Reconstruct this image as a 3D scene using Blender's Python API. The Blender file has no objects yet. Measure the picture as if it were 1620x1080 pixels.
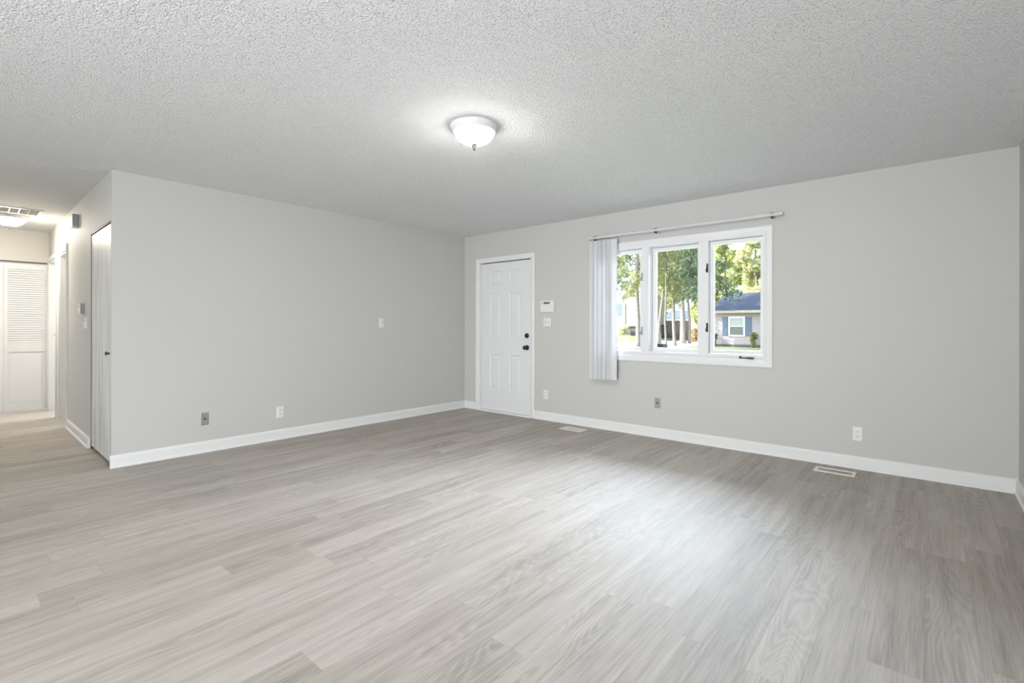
import bpy, math, random
from mathutils import Vector, Matrix
R = math.radians
PI = math.pi
S = bpy.context.scene
COL = S.collection
D = bpy.data

# ------------------------------------------------------------------ camera
CAM = (5.0932, -4.9314, 1.1692)
cam_data = D.cameras.new('camera')
cam = D.objects.new('camera', cam_data)
COL.objects.link(cam)
cam_data.sensor_fit = 'HORIZONTAL'
cam_data.sensor_width = 36.0
cam_data.lens = 36.0 * 776.26 / 1620.0
cam_data.shift_y = -(540 - 515.59) / 1620.0
cam_data.clip_start = 0.05
cam_data.clip_end = 400
cam.location = CAM
# looks level along the diagonal of the room, 40.41 degrees left of +Y
cam.matrix_world = (Matrix.Translation(CAM) @ Matrix.Rotation(R(40.412), 4, 'Z')
                    @ Matrix.Rotation(R(90), 4, 'X') @ Matrix.Rotation(R(0.1353), 4, 'Z'))
S.camera = cam

# ------------------------------------------------------------------ colour management
S.view_settings.view_transform = 'Standard'
S.view_settings.look = 'None'
S.view_settings.gamma = 1.0
S.view_settings.use_curve_mapping = False
S.view_settings.exposure = 0.33

# ------------------------------------------------------------------ sky
world = D.worlds.new('sky')
S.world = world
world.use_nodes = True
wn, wl = world.node_tree.nodes, world.node_tree.links
wn.clear()
w_out = wn.new('ShaderNodeOutputWorld')
w_bg = wn.new('ShaderNodeBackground')
w_sky = wn.new('ShaderNodeTexSky')
w_sky.sky_type = 'NISHITA'
w_sky.sun_disc = False
w_sky.sun_elevation = R(42)
w_sky.sun_rotation = R(230)
w_sky.dust_density = 2.5
w_bg.inputs['Strength'].default_value = 0.62
wl.new(w_sky.outputs['Color'], w_bg.inputs['Color'])
wl.new(w_bg.outputs['Background'], w_out.inputs['Surface'])

# ------------------------------------------------------------------ sun
def lamp(name, kind, loc, rot, energy, color=(1, 1, 1), **kw):
    l = D.lights.new(name, kind)
    l.energy = energy
    l.color = color
    for k, v in kw.items():
        setattr(l, k, v)
    o = D.objects.new(name, l)
    COL.objects.link(o)
    o.location = loc
    o.rotation_euler = rot
    return o

sun_dir = Vector((0.62, 0.50, -0.60)).normalized()          # travels right and away from the house
sun = lamp('sun', 'SUN', (-20, -20, 30), (0, 0, 0), 6.6, (1.0, 0.95, 0.86), angle=R(0.6))
sun.rotation_euler = sun_dir.to_track_quat('-Z', 'Y').to_euler()

# ------------------------------------------------------------------ large area lights
# added fill light behind the camera; the rear wall has no window
lamp('rear_fill', 'AREA', (3.9, -8.3, 1.1), (R(86), 0, R(24)), 150.0, (0.92, 0.96, 1.0),
     shape='RECTANGLE', size=3.1, size_y=1.7, spread=R(120))
# added fill behind the camera, aimed up to brighten the ceiling
lamp('ceiling_fill', 'AREA', (5.2, -7.9, 0.5), (R(116), 0, R(4)), 11.0, (0.92, 0.96, 1.0),
     shape='RECTANGLE', size=0.8, size_y=0.5, spread=R(70))
# added light for the floor sheen, above the line of sight through the window
lamp('window_fill', 'AREA', (5.0, 7.0, 5.4), (R(-60), 0, 0), 6700.0, (0.74, 0.85, 1.0),
     shape='RECTANGLE', size=16.0, size_y=3.4)
# daylight of the bedroom at the far end of the hallway
lamp('bedroom_daylight', 'AREA', (-3.9, -1.0, 1.5), (R(-90), 0, R(0)), 150.0, (0.92, 0.96, 1.0),
     shape='RECTANGLE', size=1.2, size_y=1.2)

# ------------------------------------------------------------------ materials
def new_mat(name):
    m = D.materials.new(name)
    m.use_nodes = True
    nt = m.node_tree
    b = nt.nodes['Principled BSDF']
    return m, nt, b

def lin(c):
    return tuple(((x / 255.0) / 12.92 if x / 255.0 <= 0.04045 else ((x / 255.0 + 0.055) / 1.055) ** 2.4) for x in c)

def rgba(c):
    return (c[0], c[1], c[2], 1.0)

def nd(nt, t, **kw):
    n = nt.nodes.new(t)
    for k, v in kw.items():
        setattr(n, k, v)
    return n

def math_n(nt, op, a, b=None, c=None):
    n = nd(nt, 'ShaderNodeMath', operation=op)
    for i, v in enumerate((a, b, c)):
        if v is None:
            continue
        if isinstance(v, (int, float)):
            n.inputs[i].default_value = v
        else:
            nt.links.new(v, n.inputs[i])
    return n.outputs[0]

def plain(name, col, rough=0.5, bump=0.0, scale=60.0, var=0.0, metallic=0.0, spec=0.5, detail=3.0, dist=0.004):
    m, nt, b = new_mat(name)
    b.inputs['Roughness'].default_value = rough
    b.inputs['Metallic'].default_value = metallic
    b.inputs['Specular IOR Level'].default_value = spec
    b.inputs['Base Color'].default_value = rgba(col)
    if bump or var:
        tc = nd(nt, 'ShaderNodeTexCoord')
        n = nd(nt, 'ShaderNodeTexNoise')
        n.inputs['Scale'].default_value = scale
        n.inputs['Detail'].default_value = detail
        nt.links.new(tc.outputs['Object'], n.inputs['Vector'])
        if bump:
            bp = nd(nt, 'ShaderNodeBump')
            bp.inputs['Strength'].default_value = bump
            bp.inputs['Distance'].default_value = dist
            nt.links.new(n.outputs['Fac'], bp.inputs['Height'])
            nt.links.new(bp.outputs['Normal'], b.inputs['Normal'])
        if var:
            r = nd(nt, 'ShaderNodeMapRange')
            r.inputs[1].default_value = 0.3
            r.inputs[2].default_value = 0.7
            r.inputs[3].default_value = 1 - var
            r.inputs[4].default_value = 1 + var
            nt.links.new(n.outputs['Fac'], r.inputs[0])
            mx = nd(nt, 'ShaderNodeVectorMath', operation='SCALE')
            mx.inputs[0].default_value = col
            nt.links.new(r.outputs[0], mx.inputs['Scale'])
            nt.links.new(mx.outputs[0], b.inputs['Base Color'])
    return m

M = {}
M['wall'] = plain('grey_wall_paint', (0.58, 0.572, 0.545), 0.62, bump=0.10, scale=260, detail=2, dist=0.002)
M['trim'] = plain('white_trim_paint', (0.80, 0.80, 0.79), 0.38, bump=0.05, scale=40, dist=0.002)
M['door'] = plain('white_door_paint', (0.78, 0.78, 0.785), 0.42, bump=0.04, scale=60, dist=0.002)
M['vinyl'] = plain('white_window_paint', (0.82, 0.82, 0.82), 0.35)
M['plastic'] = plain('white_plastic', (0.80, 0.80, 0.77), 0.35)
M['plastic_grey'] = plain('grey_plastic', (0.42, 0.42, 0.40), 0.45)
M['side_grey'] = plain('dark_grey_plastic', (0.30, 0.30, 0.285), 0.5)
M['slot'] = plain('dark_slot', (0.03, 0.03, 0.03), 0.6)
M['lcd'] = plain('grey_display', (0.10, 0.10, 0.09), 0.25)
M['black'] = plain('black_metal', (0.010, 0.010, 0.011), 0.28, spec=0.6)
M['steel'] = plain('brushed_steel', (0.42, 0.42, 0.41), 0.42, metallic=0.6, bump=0.05, scale=200)
M['register'] = plain('cream_register_paint', (0.82, 0.78, 0.72), 0.45)
M['enamel'] = plain('white_enamel', (0.80, 0.80, 0.80), 0.35)
M['finial'] = plain('satin_nickel', (0.040, 0.040, 0.040), 0.7, spec=0.05)
M['bronze'] = plain('dark_bronze', (0.05, 0.047, 0.045), 0.4)
M['dark_metal'] = plain('dark_track_metal', (0.05, 0.05, 0.048), 0.5)
M['sticker'] = plain('dark_violet_sticker', (0.055, 0.048, 0.075), 0.4)
M['sticker_mark'] = plain('grey_sticker_print', (0.25, 0.24, 0.28), 0.5)
M['vane'] = plain('white_vinyl_vane', (0.80, 0.80, 0.81), 0.4)
# vinyl vanes let a little daylight through
b = M['vane'].node_tree.nodes['Principled BSDF']
b.inputs['Transmission Weight'].default_value = 0.0
nt = M['vane'].node_tree
_tr = nd(nt, 'ShaderNodeBsdfTranslucent'); _tr.inputs['Color'].default_value = (0.8, 0.8, 0.82, 1)
_mx = nd(nt, 'ShaderNodeMixShader'); _mx.inputs[0].default_value = 0.25
_o = nt.nodes['Material Output']
nt.links.new(b.outputs[0], _mx.inputs[1]); nt.links.new(_tr.outputs[0], _mx.inputs[2]); nt.links.new(_mx.outputs[0], _o.inputs['Surface'])

def closet_door_material():
    # flush door with uneven, streaky white paint
    m, nt, b = new_mat('streaky_white_door_paint')
    tc = nd(nt, 'ShaderNodeTexCoord')
    mp = nd(nt, 'ShaderNodeMapping'); mp.inputs['Scale'].default_value = (9, 9, 0.9)
    n = nd(nt, 'ShaderNodeTexNoise'); n.inputs['Scale'].default_value = 1.6; n.inputs['Detail'].default_value = 5
    rp = nd(nt, 'ShaderNodeValToRGB')
    rp.color_ramp.elements[0].position = 0.33; rp.color_ramp.elements[0].color = (0.52, 0.515, 0.49, 1)
    rp.color_ramp.elements[1].position = 0.62; rp.color_ramp.elements[1].color = (0.72, 0.72, 0.70, 1)
    nt.links.new(tc.outputs['Object'], mp.inputs['Vector']); nt.links.new(mp.outputs[0], n.inputs['Vector'])
    nt.links.new(n.outputs['Fac'], rp.inputs[0]); nt.links.new(rp.outputs[0], b.inputs['Base Color'])
    b.inputs['Roughness'].default_value = 0.4
    return m
M['closet'] = closet_door_material()

def ceiling_material(name, col, strength, scale):
    m, nt, b = new_mat(name)
    b.inputs['Base Color'].default_value = rgba(col)
    b.inputs['Roughness'].default_value = 0.85
    b.inputs['Specular IOR Level'].default_value = 0.2
    tc = nd(nt, 'ShaderNodeTexCoord')
    n1 = nd(nt, 'ShaderNodeTexNoise'); n1.inputs['Scale'].default_value = scale; n1.inputs['Detail'].default_value = 3; n1.inputs['Distortion'].default_value = 0.6
    v = nd(nt, 'ShaderNodeTexVoronoi'); v.inputs['Scale'].default_value = scale * 0.9
    nt.links.new(tc.outputs['Object'], n1.inputs['Vector']); nt.links.new(tc.outputs['Object'], v.inputs['Vector'])
    r = nd(nt, 'ShaderNodeMapRange'); r.inputs[1].default_value = 0.42; r.inputs[2].default_value = 0.68
    nt.links.new(n1.outputs['Fac'], r.inputs[0])
    h = math_n(nt, 'MULTIPLY', math_n(nt, 'SUBTRACT', 0.75, v.outputs['Distance']), r.outputs[0])
    bp = nd(nt, 'ShaderNodeBump'); bp.inputs['Strength'].default_value = strength; bp.inputs['Distance'].default_value = 0.012
    nt.links.new(h, bp.inputs['Height']); nt.links.new(bp.outputs['Normal'], b.inputs['Normal'])
    return m
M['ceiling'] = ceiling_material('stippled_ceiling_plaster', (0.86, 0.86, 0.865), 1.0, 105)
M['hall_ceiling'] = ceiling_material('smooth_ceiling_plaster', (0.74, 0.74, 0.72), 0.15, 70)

def floor_material():
    # grey-beige oak-look vinyl planks, 15.5 cm wide, running along Y
    m, nt, b = new_mat('oak_vinyl_planks')
    L = nt.links
    g = nd(nt, 'ShaderNodeNewGeometry')
    sp = nd(nt, 'ShaderNodeSeparateXYZ'); L.new(g.outputs['Position'], sp.inputs[0])
    X, Y = sp.outputs[0], sp.outputs[1]
    PW, PL = 0.155, 1.22
    rx = math_n(nt, 'DIVIDE', math_n(nt, 'ADD', X, 20.03), PW)
    row = math_n(nt, 'FLOOR', rx); fx = math_n(nt, 'FRACT', rx)
    wr = nd(nt, 'ShaderNodeTexWhiteNoise', noise_dimensions='1D'); L.new(row, wr.inputs['W'])
    ry = math_n(nt, 'ADD', math_n(nt, 'DIVIDE', math_n(nt, 'ADD', Y, 20.0), PL), math_n(nt, 'MULTIPLY', wr.outputs['Value'], 7.3))
    cl = math_n(nt, 'FLOOR', ry); fy = math_n(nt, 'FRACT', ry)
    cid = nd(nt, 'ShaderNodeCombineXYZ'); L.new(row, cid.inputs[0]); L.new(cl, cid.inputs[1])
    wid = nd(nt, 'ShaderNodeTexWhiteNoise', noise_dimensions='2D'); L.new(cid.outputs[0], wid.inputs['Vector'])
    rid, cidc = wid.outputs['Value'], wid.outputs['Color']
    off = nd(nt, 'ShaderNodeVectorMath', operation='SCALE'); L.new(cidc, off.inputs[0]); off.inputs['Scale'].default_value = 37.0
    # cathedral figure: contour lines of a noise stretched along the plank
    st = nd(nt, 'ShaderNodeCombineXYZ')
    L.new(math_n(nt, 'MULTIPLY', X, 9.0), st.inputs[0]); L.new(math_n(nt, 'MULTIPLY', Y, 1.35), st.inputs[1])
    ad = nd(nt, 'ShaderNodeVectorMath', operation='ADD'); L.new(st.outputs[0], ad.inputs[0]); L.new(off.outputs[0], ad.inputs[1])
    n1 = nd(nt, 'ShaderNodeTexNoise'); n1.inputs['Scale'].default_value = 0.75; n1.inputs['Detail'].default_value = 1.5; n1.inputs['Roughness'].default_value = 0.4
    L.new(ad.outputs[0], n1.inputs['Vector'])
    rings = math_n(nt, 'SINE', math_n(nt, 'MULTIPLY', n1.outputs['Fac'], 165.0))
    rings = math_n(nt, 'POWER', math_n(nt, 'MULTIPLY', math_n(nt, 'ADD', rings, 1.0), 0.5), 2.0)
    # fine fibres
    sf = nd(nt, 'ShaderNodeCombineXYZ')
    L.new(math_n(nt, 'MULTIPLY', X, 190.0), sf.inputs[0]); L.new(math_n(nt, 'MULTIPLY', Y, 5.0), sf.inputs[1])
    af = nd(nt, 'ShaderNodeVectorMath', operation='ADD'); L.new(sf.outputs[0], af.inputs[0]); L.new(off.outputs[0], af.inputs[1])
    n2 = nd(nt, 'ShaderNodeTexNoise'); n2.inputs['Scale'].default_value = 1.0; n2.inputs['Detail'].default_value = 4
    L.new(af.outputs[0], n2.inputs['Vector'])
    # broad streaks
    sb = nd(nt, 'ShaderNodeCombineXYZ')
    L.new(math_n(nt, 'MULTIPLY', X, 22.0), sb.inputs[0]); L.new(math_n(nt, 'MULTIPLY', Y, 1.1), sb.inputs[1])
    ab = nd(nt, 'ShaderNodeVectorMath', operation='ADD'); L.new(sb.outputs[0], ab.inputs[0]); L.new(off.outputs[0], ab.inputs[1])
    n3 = nd(nt, 'ShaderNodeTexNoise'); n3.inputs['Scale'].default_value = 1.0; n3.inputs['Detail'].default_value = 3
    L.new(ab.outputs[0], n3.inputs['Vector'])
    n4 = nd(nt, 'ShaderNodeTexNoise'); n4.inputs['Scale'].default_value = 2.3; n4.inputs['Detail'].default_value = 2
    L.new(ad.outputs[0], n4.inputs['Vector'])
    cmask = nd(nt, 'ShaderNodeMapRange'); cmask.inputs[1].default_value = 0.30; cmask.inputs[2].default_value = 0.65
    L.new(wid.outputs['Color'], cmask.inputs[0]); cmask = cmask.outputs[0]
    v = math_n(nt, 'ADD', 0.0, math_n(nt, 'MULTIPLY', math_n(nt, 'SUBTRACT', rid, 0.5), 0.30))
    v = math_n(nt, 'ADD', v, math_n(nt, 'MULTIPLY', math_n(nt, 'MULTIPLY', math_n(nt, 'SUBTRACT', rings, 0.4), math_n(nt, 'MULTIPLY', cmask, 0.19)), 1.0))
    v = math_n(nt, 'ADD', v, math_n(nt, 'MULTIPLY', math_n(nt, 'SUBTRACT', n2.outputs['Fac'], 0.5), 0.75))
    v = math_n(nt, 'ADD', v, math_n(nt, 'MULTIPLY', math_n(nt, 'SUBTRACT', n3.outputs['Fac'], 0.5), 0.95))
    v = math_n(nt, 'ADD', v, math_n(nt, 'MULTIPLY', math_n(nt, 'SUBTRACT', n4.outputs['Fac'], 0.5), 0.35))
    v = math_n(nt, 'ADD', v, 0.5)
    rp = nd(nt, 'ShaderNodeValToRGB')
    e = rp.color_ramp.elements
    e[0].position = 0.0; e[0].color = rgba((0.238, 0.211, 0.180))
    e[1].position = 1.0; e[1].color = rgba((0.54, 0.505, 0.455))
    k = e.new(0.5); k.color = rgba((0.405, 0.367, 0.320))
    L.new(v, rp.inputs[0])
    # seams
    def edge(f, w):
        return math_n(nt, 'MAXIMUM', math_n(nt, 'LESS_THAN', f, w), math_n(nt, 'GREATER_THAN', f, 1 - w))
    seam = math_n(nt, 'MAXIMUM', edge(fx, 0.0065), edge(fy, 0.0009))
    mx = nd(nt, 'ShaderNodeMix', data_type='RGBA'); mx.blend_type = 'MULTIPLY'
    L.new(math_n(nt, 'MULTIPLY', seam, 0.22), mx.inputs[0])
    L.new(rp.outputs[0], mx.inputs[6]); mx.inputs[7].default_value = (0.2, 0.18, 0.16, 1)
    L.new(mx.outputs[2], b.inputs['Base Color'])
    rr = nd(nt, 'ShaderNodeMapRange'); rr.inputs[3].default_value = 0.60; rr.inputs[4].default_value = 0.76
    L.new(n3.outputs['Fac'], rr.inputs[0]); L.new(rr.outputs[0], b.inputs['Roughness'])
    b.inputs['Specular IOR Level'].default_value = 0.9
    bp = nd(nt, 'ShaderNodeBump'); bp.inputs['Strength'].default_value = 0.12; bp.inputs['Distance'].default_value = 0.002
    L.new(math_n(nt, 'SUBTRACT', n2.outputs['Fac'], seam), bp.inputs['Height']); L.new(bp.outputs['Normal'], b.inputs['Normal'])
    return m
M['floor'] = floor_material()

def glass_material():
    m = D.materials.new('window_glass')
    m.use_nodes = True
    nt = m.node_tree; nt.nodes.clear()
    o = nd(nt, 'ShaderNodeOutputMaterial')
    t = nd(nt, 'ShaderNodeBsdfTransparent'); t.inputs['Color'].default_value = (0.97, 0.985, 0.98, 1)
    g = nd(nt, 'ShaderNodeBsdfGlossy'); g.inputs['Roughness'].default_value = 0.02
    f = nd(nt, 'ShaderNodeFresnel'); f.inputs['IOR'].default_value = 1.45
    mx = nd(nt, 'ShaderNodeMixShader')
    nt.links.new(f.outputs[0], mx.inputs[0]); nt.links.new(t.outputs[0], mx.inputs[1]); nt.links.new(g.outputs[0], mx.inputs[2])
    nt.links.new(mx.outputs[0], o.inputs['Surface'])
    return m
M['glass'] = glass_material()

def glow_material(name, col, strength, low):
    m, nt, b = new_mat(name)
    b.inputs['Base Color'].default_value = (0.85, 0.85, 0.83, 1)
    b.inputs['Roughness'].default_value = 0.35
    b.inputs['Emission Color'].default_value = rgba(col)
    # glow painted by facing, no bulb inside: underside far brighter than the rim
    g = nd(nt, 'ShaderNodeNewGeometry'); sp = nd(nt, 'ShaderNodeSeparateXYZ')
    nt.links.new(g.outputs['Normal'], sp.inputs[0])
    dn = math_n(nt, 'POWER', math_n(nt, 'MAXIMUM', math_n(nt, 'MULTIPLY', sp.outputs[2], -1.0), 0.0), 5.0)
    # shade painted into the emission: the very bottom dimmed around the finial
    dn = math_n(nt, 'MULTIPLY', dn, math_n(nt, 'LESS_THAN', math_n(nt, 'MULTIPLY', sp.outputs[2], -1.0), 0.975))
    nt.links.new(math_n(nt, 'ADD', math_n(nt, 'MULTIPLY', dn, low), strength), b.inputs['Emission Strength'])
    return m
M['lamp_glass'] = glow_material('lit_frosted_glass', (1.0, 0.985, 0.97), 8.0, 360.0)
M['hall_glass'] = glow_material('lit_frosted_glass_hall', (1.0, 0.90, 0.74), 55.0, 200.0)

# exterior materials
def leaf_material(name, c0, c1, trans=0.35):
    m, nt, b = new_mat(name)
    g = nd(nt, 'ShaderNodeNewGeometry')
    rp = nd(nt, 'ShaderNodeValToRGB')
    rp.color_ramp.elements[0].color = rgba(c0); rp.color_ramp.elements[1].color = rgba(c1)
    nt.links.new(g.outputs['Random Per Island'], rp.inputs[0])
    nt.links.new(rp.outputs[0], b.inputs['Base Color'])
    b.inputs['Roughness'].default_value = 0.6
    tr = nd(nt, 'ShaderNodeBsdfTranslucent'); nt.links.new(rp.outputs[0], tr.inputs['Color'])
    mx = nd(nt, 'ShaderNodeMixShader'); mx.inputs[0].default_value = trans
    o = nt.nodes['Material Output']
    nt.links.new(b.outputs[0], mx.inputs[1]); nt.links.new(tr.outputs[0], mx.inputs[2]); nt.links.new(mx.outputs[0], o.inputs['Surface'])
    return m
M['needles'] = leaf_material('evergreen_needles', (0.13, 0.16, 0.06), (0.40, 0.42, 0.18))
M['needles_dark'] = leaf_material('dark_evergreen_needles', (0.055, 0.095, 0.06), (0.14, 0.20, 0.11))
M['leaves_yellow'] = leaf_material('yellow_green_leaves', (0.40, 0.42, 0.18), (0.90, 0.88, 0.54))
M['leaves_green'] = leaf_material('green_leaves', (0.20, 0.27, 0.08), (0.66, 0.68, 0.28))
M['shrub'] = leaf_material('shrub_leaves', (0.22, 0.22, 0.09), (0.50, 0.46, 0.20))
M['dry_grass'] = leaf_material('dry_tan_grass', (0.42, 0.32, 0.16), (0.68, 0.55, 0.32))
M['bark'] = plain('grey_brown_bark', (0.28, 0.25, 0.23), 0.9, bump=0.8, scale=9, var=0.35, dist=0.03)
M['lawn'] = plain('lawn_grass', (0.24, 0.28, 0.14), 0.9, bump=0.6, scale=8, var=0.35, dist=0.05)
M['drive'] = plain('pale_concrete', (0.72, 0.69, 0.63), 0.9, var=0.08, scale=2)
M['shingle'] = plain('blue_grey_shingles', (0.075, 0.092, 0.128), 0.9, bump=0.4, scale=14, var=0.15, dist=0.03)
M['tan'] = plain('tan_fascia_paint', (0.46, 0.42, 0.33), 0.6)
M['blue'] = plain('slate_blue_paint', (0.12, 0.165, 0.25), 0.6)
M['house_white'] = plain('white_house_trim', (0.80, 0.80, 0.82), 0.6)
M['pane'] = plain('dim_window_pane', (0.16, 0.18, 0.19), 0.15)
M['pane_pale'] = plain('pale_window_shade', (0.42, 0.46, 0.47), 0.5)
M['foundation'] = plain('dark_foundation', (0.13, 0.115, 0.11), 0.9)
M['fence'] = plain('weathered_fence_boards', (0.17, 0.14, 0.11), 0.9, var=0.3, scale=7)
M['wire'] = plain('pale_cable', (0.5, 0.48, 0.42), 0.6)

def siding_material(name, col, lap):
    m, nt, b = new_mat(name)
    tc = nd(nt, 'ShaderNodeTexCoord'); sp = nd(nt, 'ShaderNodeSeparateXYZ')
    nt.links.new(tc.outputs['Object'], sp.inputs[0])
    f = math_n(nt, 'FRACT', math_n(nt, 'DIVIDE', math_n(nt, 'ADD', sp.outputs[2], 10.0), lap))
    bp = nd(nt, 'ShaderNodeBump'); bp.inputs['Strength'].default_value = 1.0; bp.inputs['Distance'].default_value = 0.03
    nt.links.new(math_n(nt, 'SUBTRACT', 1.0, f), bp.inputs['Height']); nt.links.new(bp.outputs['Normal'], b.inputs['Normal'])
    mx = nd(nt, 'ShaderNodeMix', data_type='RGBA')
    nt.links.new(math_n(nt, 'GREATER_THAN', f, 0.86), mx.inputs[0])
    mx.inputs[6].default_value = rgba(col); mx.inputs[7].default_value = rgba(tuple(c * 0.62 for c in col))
    nt.links.new(mx.outputs[2], b.inputs['Base Color'])
    b.inputs['Roughness'].default_value = 0.7
    return m
M['siding'] = siding_material('grey_lap_siding', (0.42, 0.385, 0.40), 0.16)
M['siding_beige'] = siding_material('beige_lap_siding', (0.40, 0.36, 0.25), 0.14)

# ------------------------------------------------------------------ mesh helpers
class Frame:
    """A placing frame: origin and heading; builders speak its own coordinates."""
    def __init__(self, org=(0, 0, 0), ang=0.0):
        self.o = Vector(org); self.a = ang
    def w(self, p):
        c, s = math.cos(self.a), math.sin(self.a)
        return Vector((self.o.x + p[0] * c - p[1] * s, self.o.y + p[0] * s + p[1] * c, self.o.z + p[2]))
WORLD = Frame()
HALL = Frame((0, -4.0, 0), math.atan2(0.08, -4.115))     # u runs down the hallway, v across it, from its right wall

class MB:
    def __init__(self):
        self.v = []; self.f = []; self.smooth = []
    def add(self, vs, fs, smooth=False):
        k = len(self.v)
        self.v += [tuple(p) for p in vs]
        self.f += [tuple(i + k for i in f) for f in fs]
        self.smooth += [smooth] * len(fs)
        return self
    def box(self, x0, x1, y0, y1, z0, z1):
        vs = [(x0, y0, z0), (x1, y0, z0), (x1, y1, z0), (x0, y1, z0), (x0, y0, z1), (x1, y0, z1), (x1, y1, z1), (x0, y1, z1)]
        return self.add(vs, [(0, 3, 2, 1), (4, 5, 6, 7), (0, 1, 5, 4), (1, 2, 6, 5), (2, 3, 7, 6), (3, 0, 4, 7)])
    def prism(self, prof, place, smooth=False):
        """prof: closed 2-D outline; place(a, b, end) -> 3-D for end 0 and 1."""
        n = len(prof)
        vs = [place(a, b, 0) for a, b in prof] + [place(a, b, 1) for a, b in prof]
        fs = [tuple(range(n))[::-1], tuple(range(n, 2 * n))]
        fs += [(i, (i + 1) % n, n + (i + 1) % n, n + i) for i in range(n)]
        return self.add(vs, fs, smooth)
    def poly(self, pts, z0, z1):
        return self.prism(pts, lambda a, b, e: (a, b, z1 if e else z0))
    def lathe(self, prof, c, n=40, axis='z', smooth=True, caps=True):
        vs = []
        for r, h in prof:
            for i in range(n):
                t = 2 * PI * i / n
                p = (r * math.cos(t), r * math.sin(t), h)
                if axis == 'y': p = (p[0], p[2], p[1])
                if axis == 'x': p = (p[2], p[0], p[1])
                vs.append((c[0] + p[0], c[1] + p[1], c[2] + p[2]))
        fs = []
        for j in range(len(prof) - 1):
            for i in range(n):
                a, b2 = j * n + i, j * n + (i + 1) % n
                fs.append((a, b2, b2 + n, a + n))
        if caps:
            fs.append(tuple(range(n))[::-1]); fs.append(tuple(range((len(prof) - 1) * n, len(prof) * n)))
        return self.add(vs, fs, smooth)
    def tube(self, pts, rad, n=8, smooth=True):
        pts = [Vector(p) for p in pts]
        rads = rad if isinstance(rad, (list, tuple)) else [rad] * len(pts)
        vs = []
        for i, p in enumerate(pts):
            d = (pts[min(i + 1, len(pts) - 1)] - pts[max(i - 1, 0)]).normalized()
            u = d.orthogonal().normalized() if abs(d.z) > 0.9 else d.cross(Vector((0, 0, 1))).normalized()
            if abs(d.z) > 0.9:
                u = Vector((1, 0, 0)) - d * d.x; u.normalize()
            w = d.cross(u)
            for k in range(n):
                t = 2 * PI * k / n
                vs.append(p + (u * math.cos(t) + w * math.sin(t)) * rads[i])
        fs = []
        for j in range(len(pts) - 1):
            for k in range(n):
                a, b2 = j * n + k, j * n + (k + 1) % n
                fs.append((a, b2, b2 + n, a + n))
        fs.append(tuple(range(n))[::-1]); fs.append(tuple(range((len(pts) - 1) * n, len(pts) * n)))
        return self.add(vs, fs, smooth)
    def grid_wall(self, us, vs_, holes, place, t0, t1):
        """one connected wall slab over the grid us x vs_, without the cells that lie in a hole."""
        nu, nv = len(us), len(vs_)
        def solid(i, j):
            if i < 0 or j < 0 or i >= nu - 1 or j >= nv - 1: return False
            uc, vc = (us[i] + us[i + 1]) / 2, (vs_[j] + vs_[j + 1]) / 2
            return not any(a < uc < b2 and c < vc < d for a, b2, c, d in holes)
        V = {}; pts = []
        def vid(i, j, s):
            if (i, j, s) not in V:
                V[(i, j, s)] = len(pts); pts.append(place(us[i], vs_[j], t1 if s else t0))
            return V[(i, j, s)]
        fs = []
        for i in range(nu - 1):
            for j in range(nv - 1):
                if not solid(i, j): continue
                fs.append((vid(i, j, 0), vid(i + 1, j, 0), vid(i + 1, j + 1, 0), vid(i, j + 1, 0)))
                fs.append((vid(i, j, 1), vid(i, j + 1, 1), vid(i + 1, j + 1, 1), vid(i + 1, j, 1)))
                for di, dj, e in ((-1, 0, ((i, j + 1), (i, j))), (1, 0, ((i + 1, j), (i + 1, j + 1))), (0, -1, ((i, j), (i + 1, j))), (0, 1, ((i + 1, j + 1), (i, j + 1)))):
                    if not solid(i + di, j + dj):
                        a, b2 = e
                        fs.append((vid(*a, 1), vid(*b2, 1), vid(*b2, 0), vid(*a, 0)))
        return self.add(pts, fs)
    def build(self, name, mat, parent=None, loc=(0, 0, 0), frame=None, bevel=0.0, seg=2, norm=True):
        me = D.meshes.new(name)
        if parent is not None:
            loc = parent['_loc']
        me.from_pydata([(p[0] - loc[0], p[1] - loc[1], p[2] - loc[2]) for p in self.v], [], self.f)
        me.polygons.foreach_set('use_smooth', self.smooth)
        me.materials.append(mat)
        me.update()
        if norm:
            import bmesh
            bm = bmesh.new(); bm.from_mesh(me)
            bmesh.ops.recalc_face_normals(bm, faces=bm.faces)
            bm.to_mesh(me); bm.free()
        o = D.objects.new(name, me)
        COL.objects.link(o)
        if parent is not None:
            o.parent = parent
        else:
            fr = frame or WORLD
            o.location = fr.w(loc); o.rotation_euler = (0, 0, fr.a)
        o['_loc'] = list(loc)
        if bevel:
            bv = o.modifiers.new('bevel', 'BEVEL'); bv.width = bevel; bv.segments = seg; bv.limit_method = 'ANGLE'; bv.angle_limit = R(40)
        return o

def tag(o, label=None, cat=None, group=None, kind=None):
    if label: o['label'] = label
    if cat: o['category'] = cat
    if group: o['group'] = group
    if kind: o['kind'] = kind
    return o

def thing(name, label, cat, loc, frame=None, group=None, kind=None):
    o = D.objects.new(name, None)
    COL.objects.link(o)
    fr = frame or WORLD
    o.location = fr.w(loc); o.rotation_euler = (0, 0, fr.a)
    o.empty_display_size = 0.05
    o['_loc'] = list(loc)
    return tag(o, label, cat, group, kind)

def struct(o, label=None, cat=None):
    return tag(o, label, cat, None, 'structure')

# ------------------------------------------------------------------ room shell
H = 2.44
W = 5.5715
NEAR = -4.0       # near end of the left wall, where the hallway opens
HL = 4.13         # hallway length
ZR = -8.6

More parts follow.
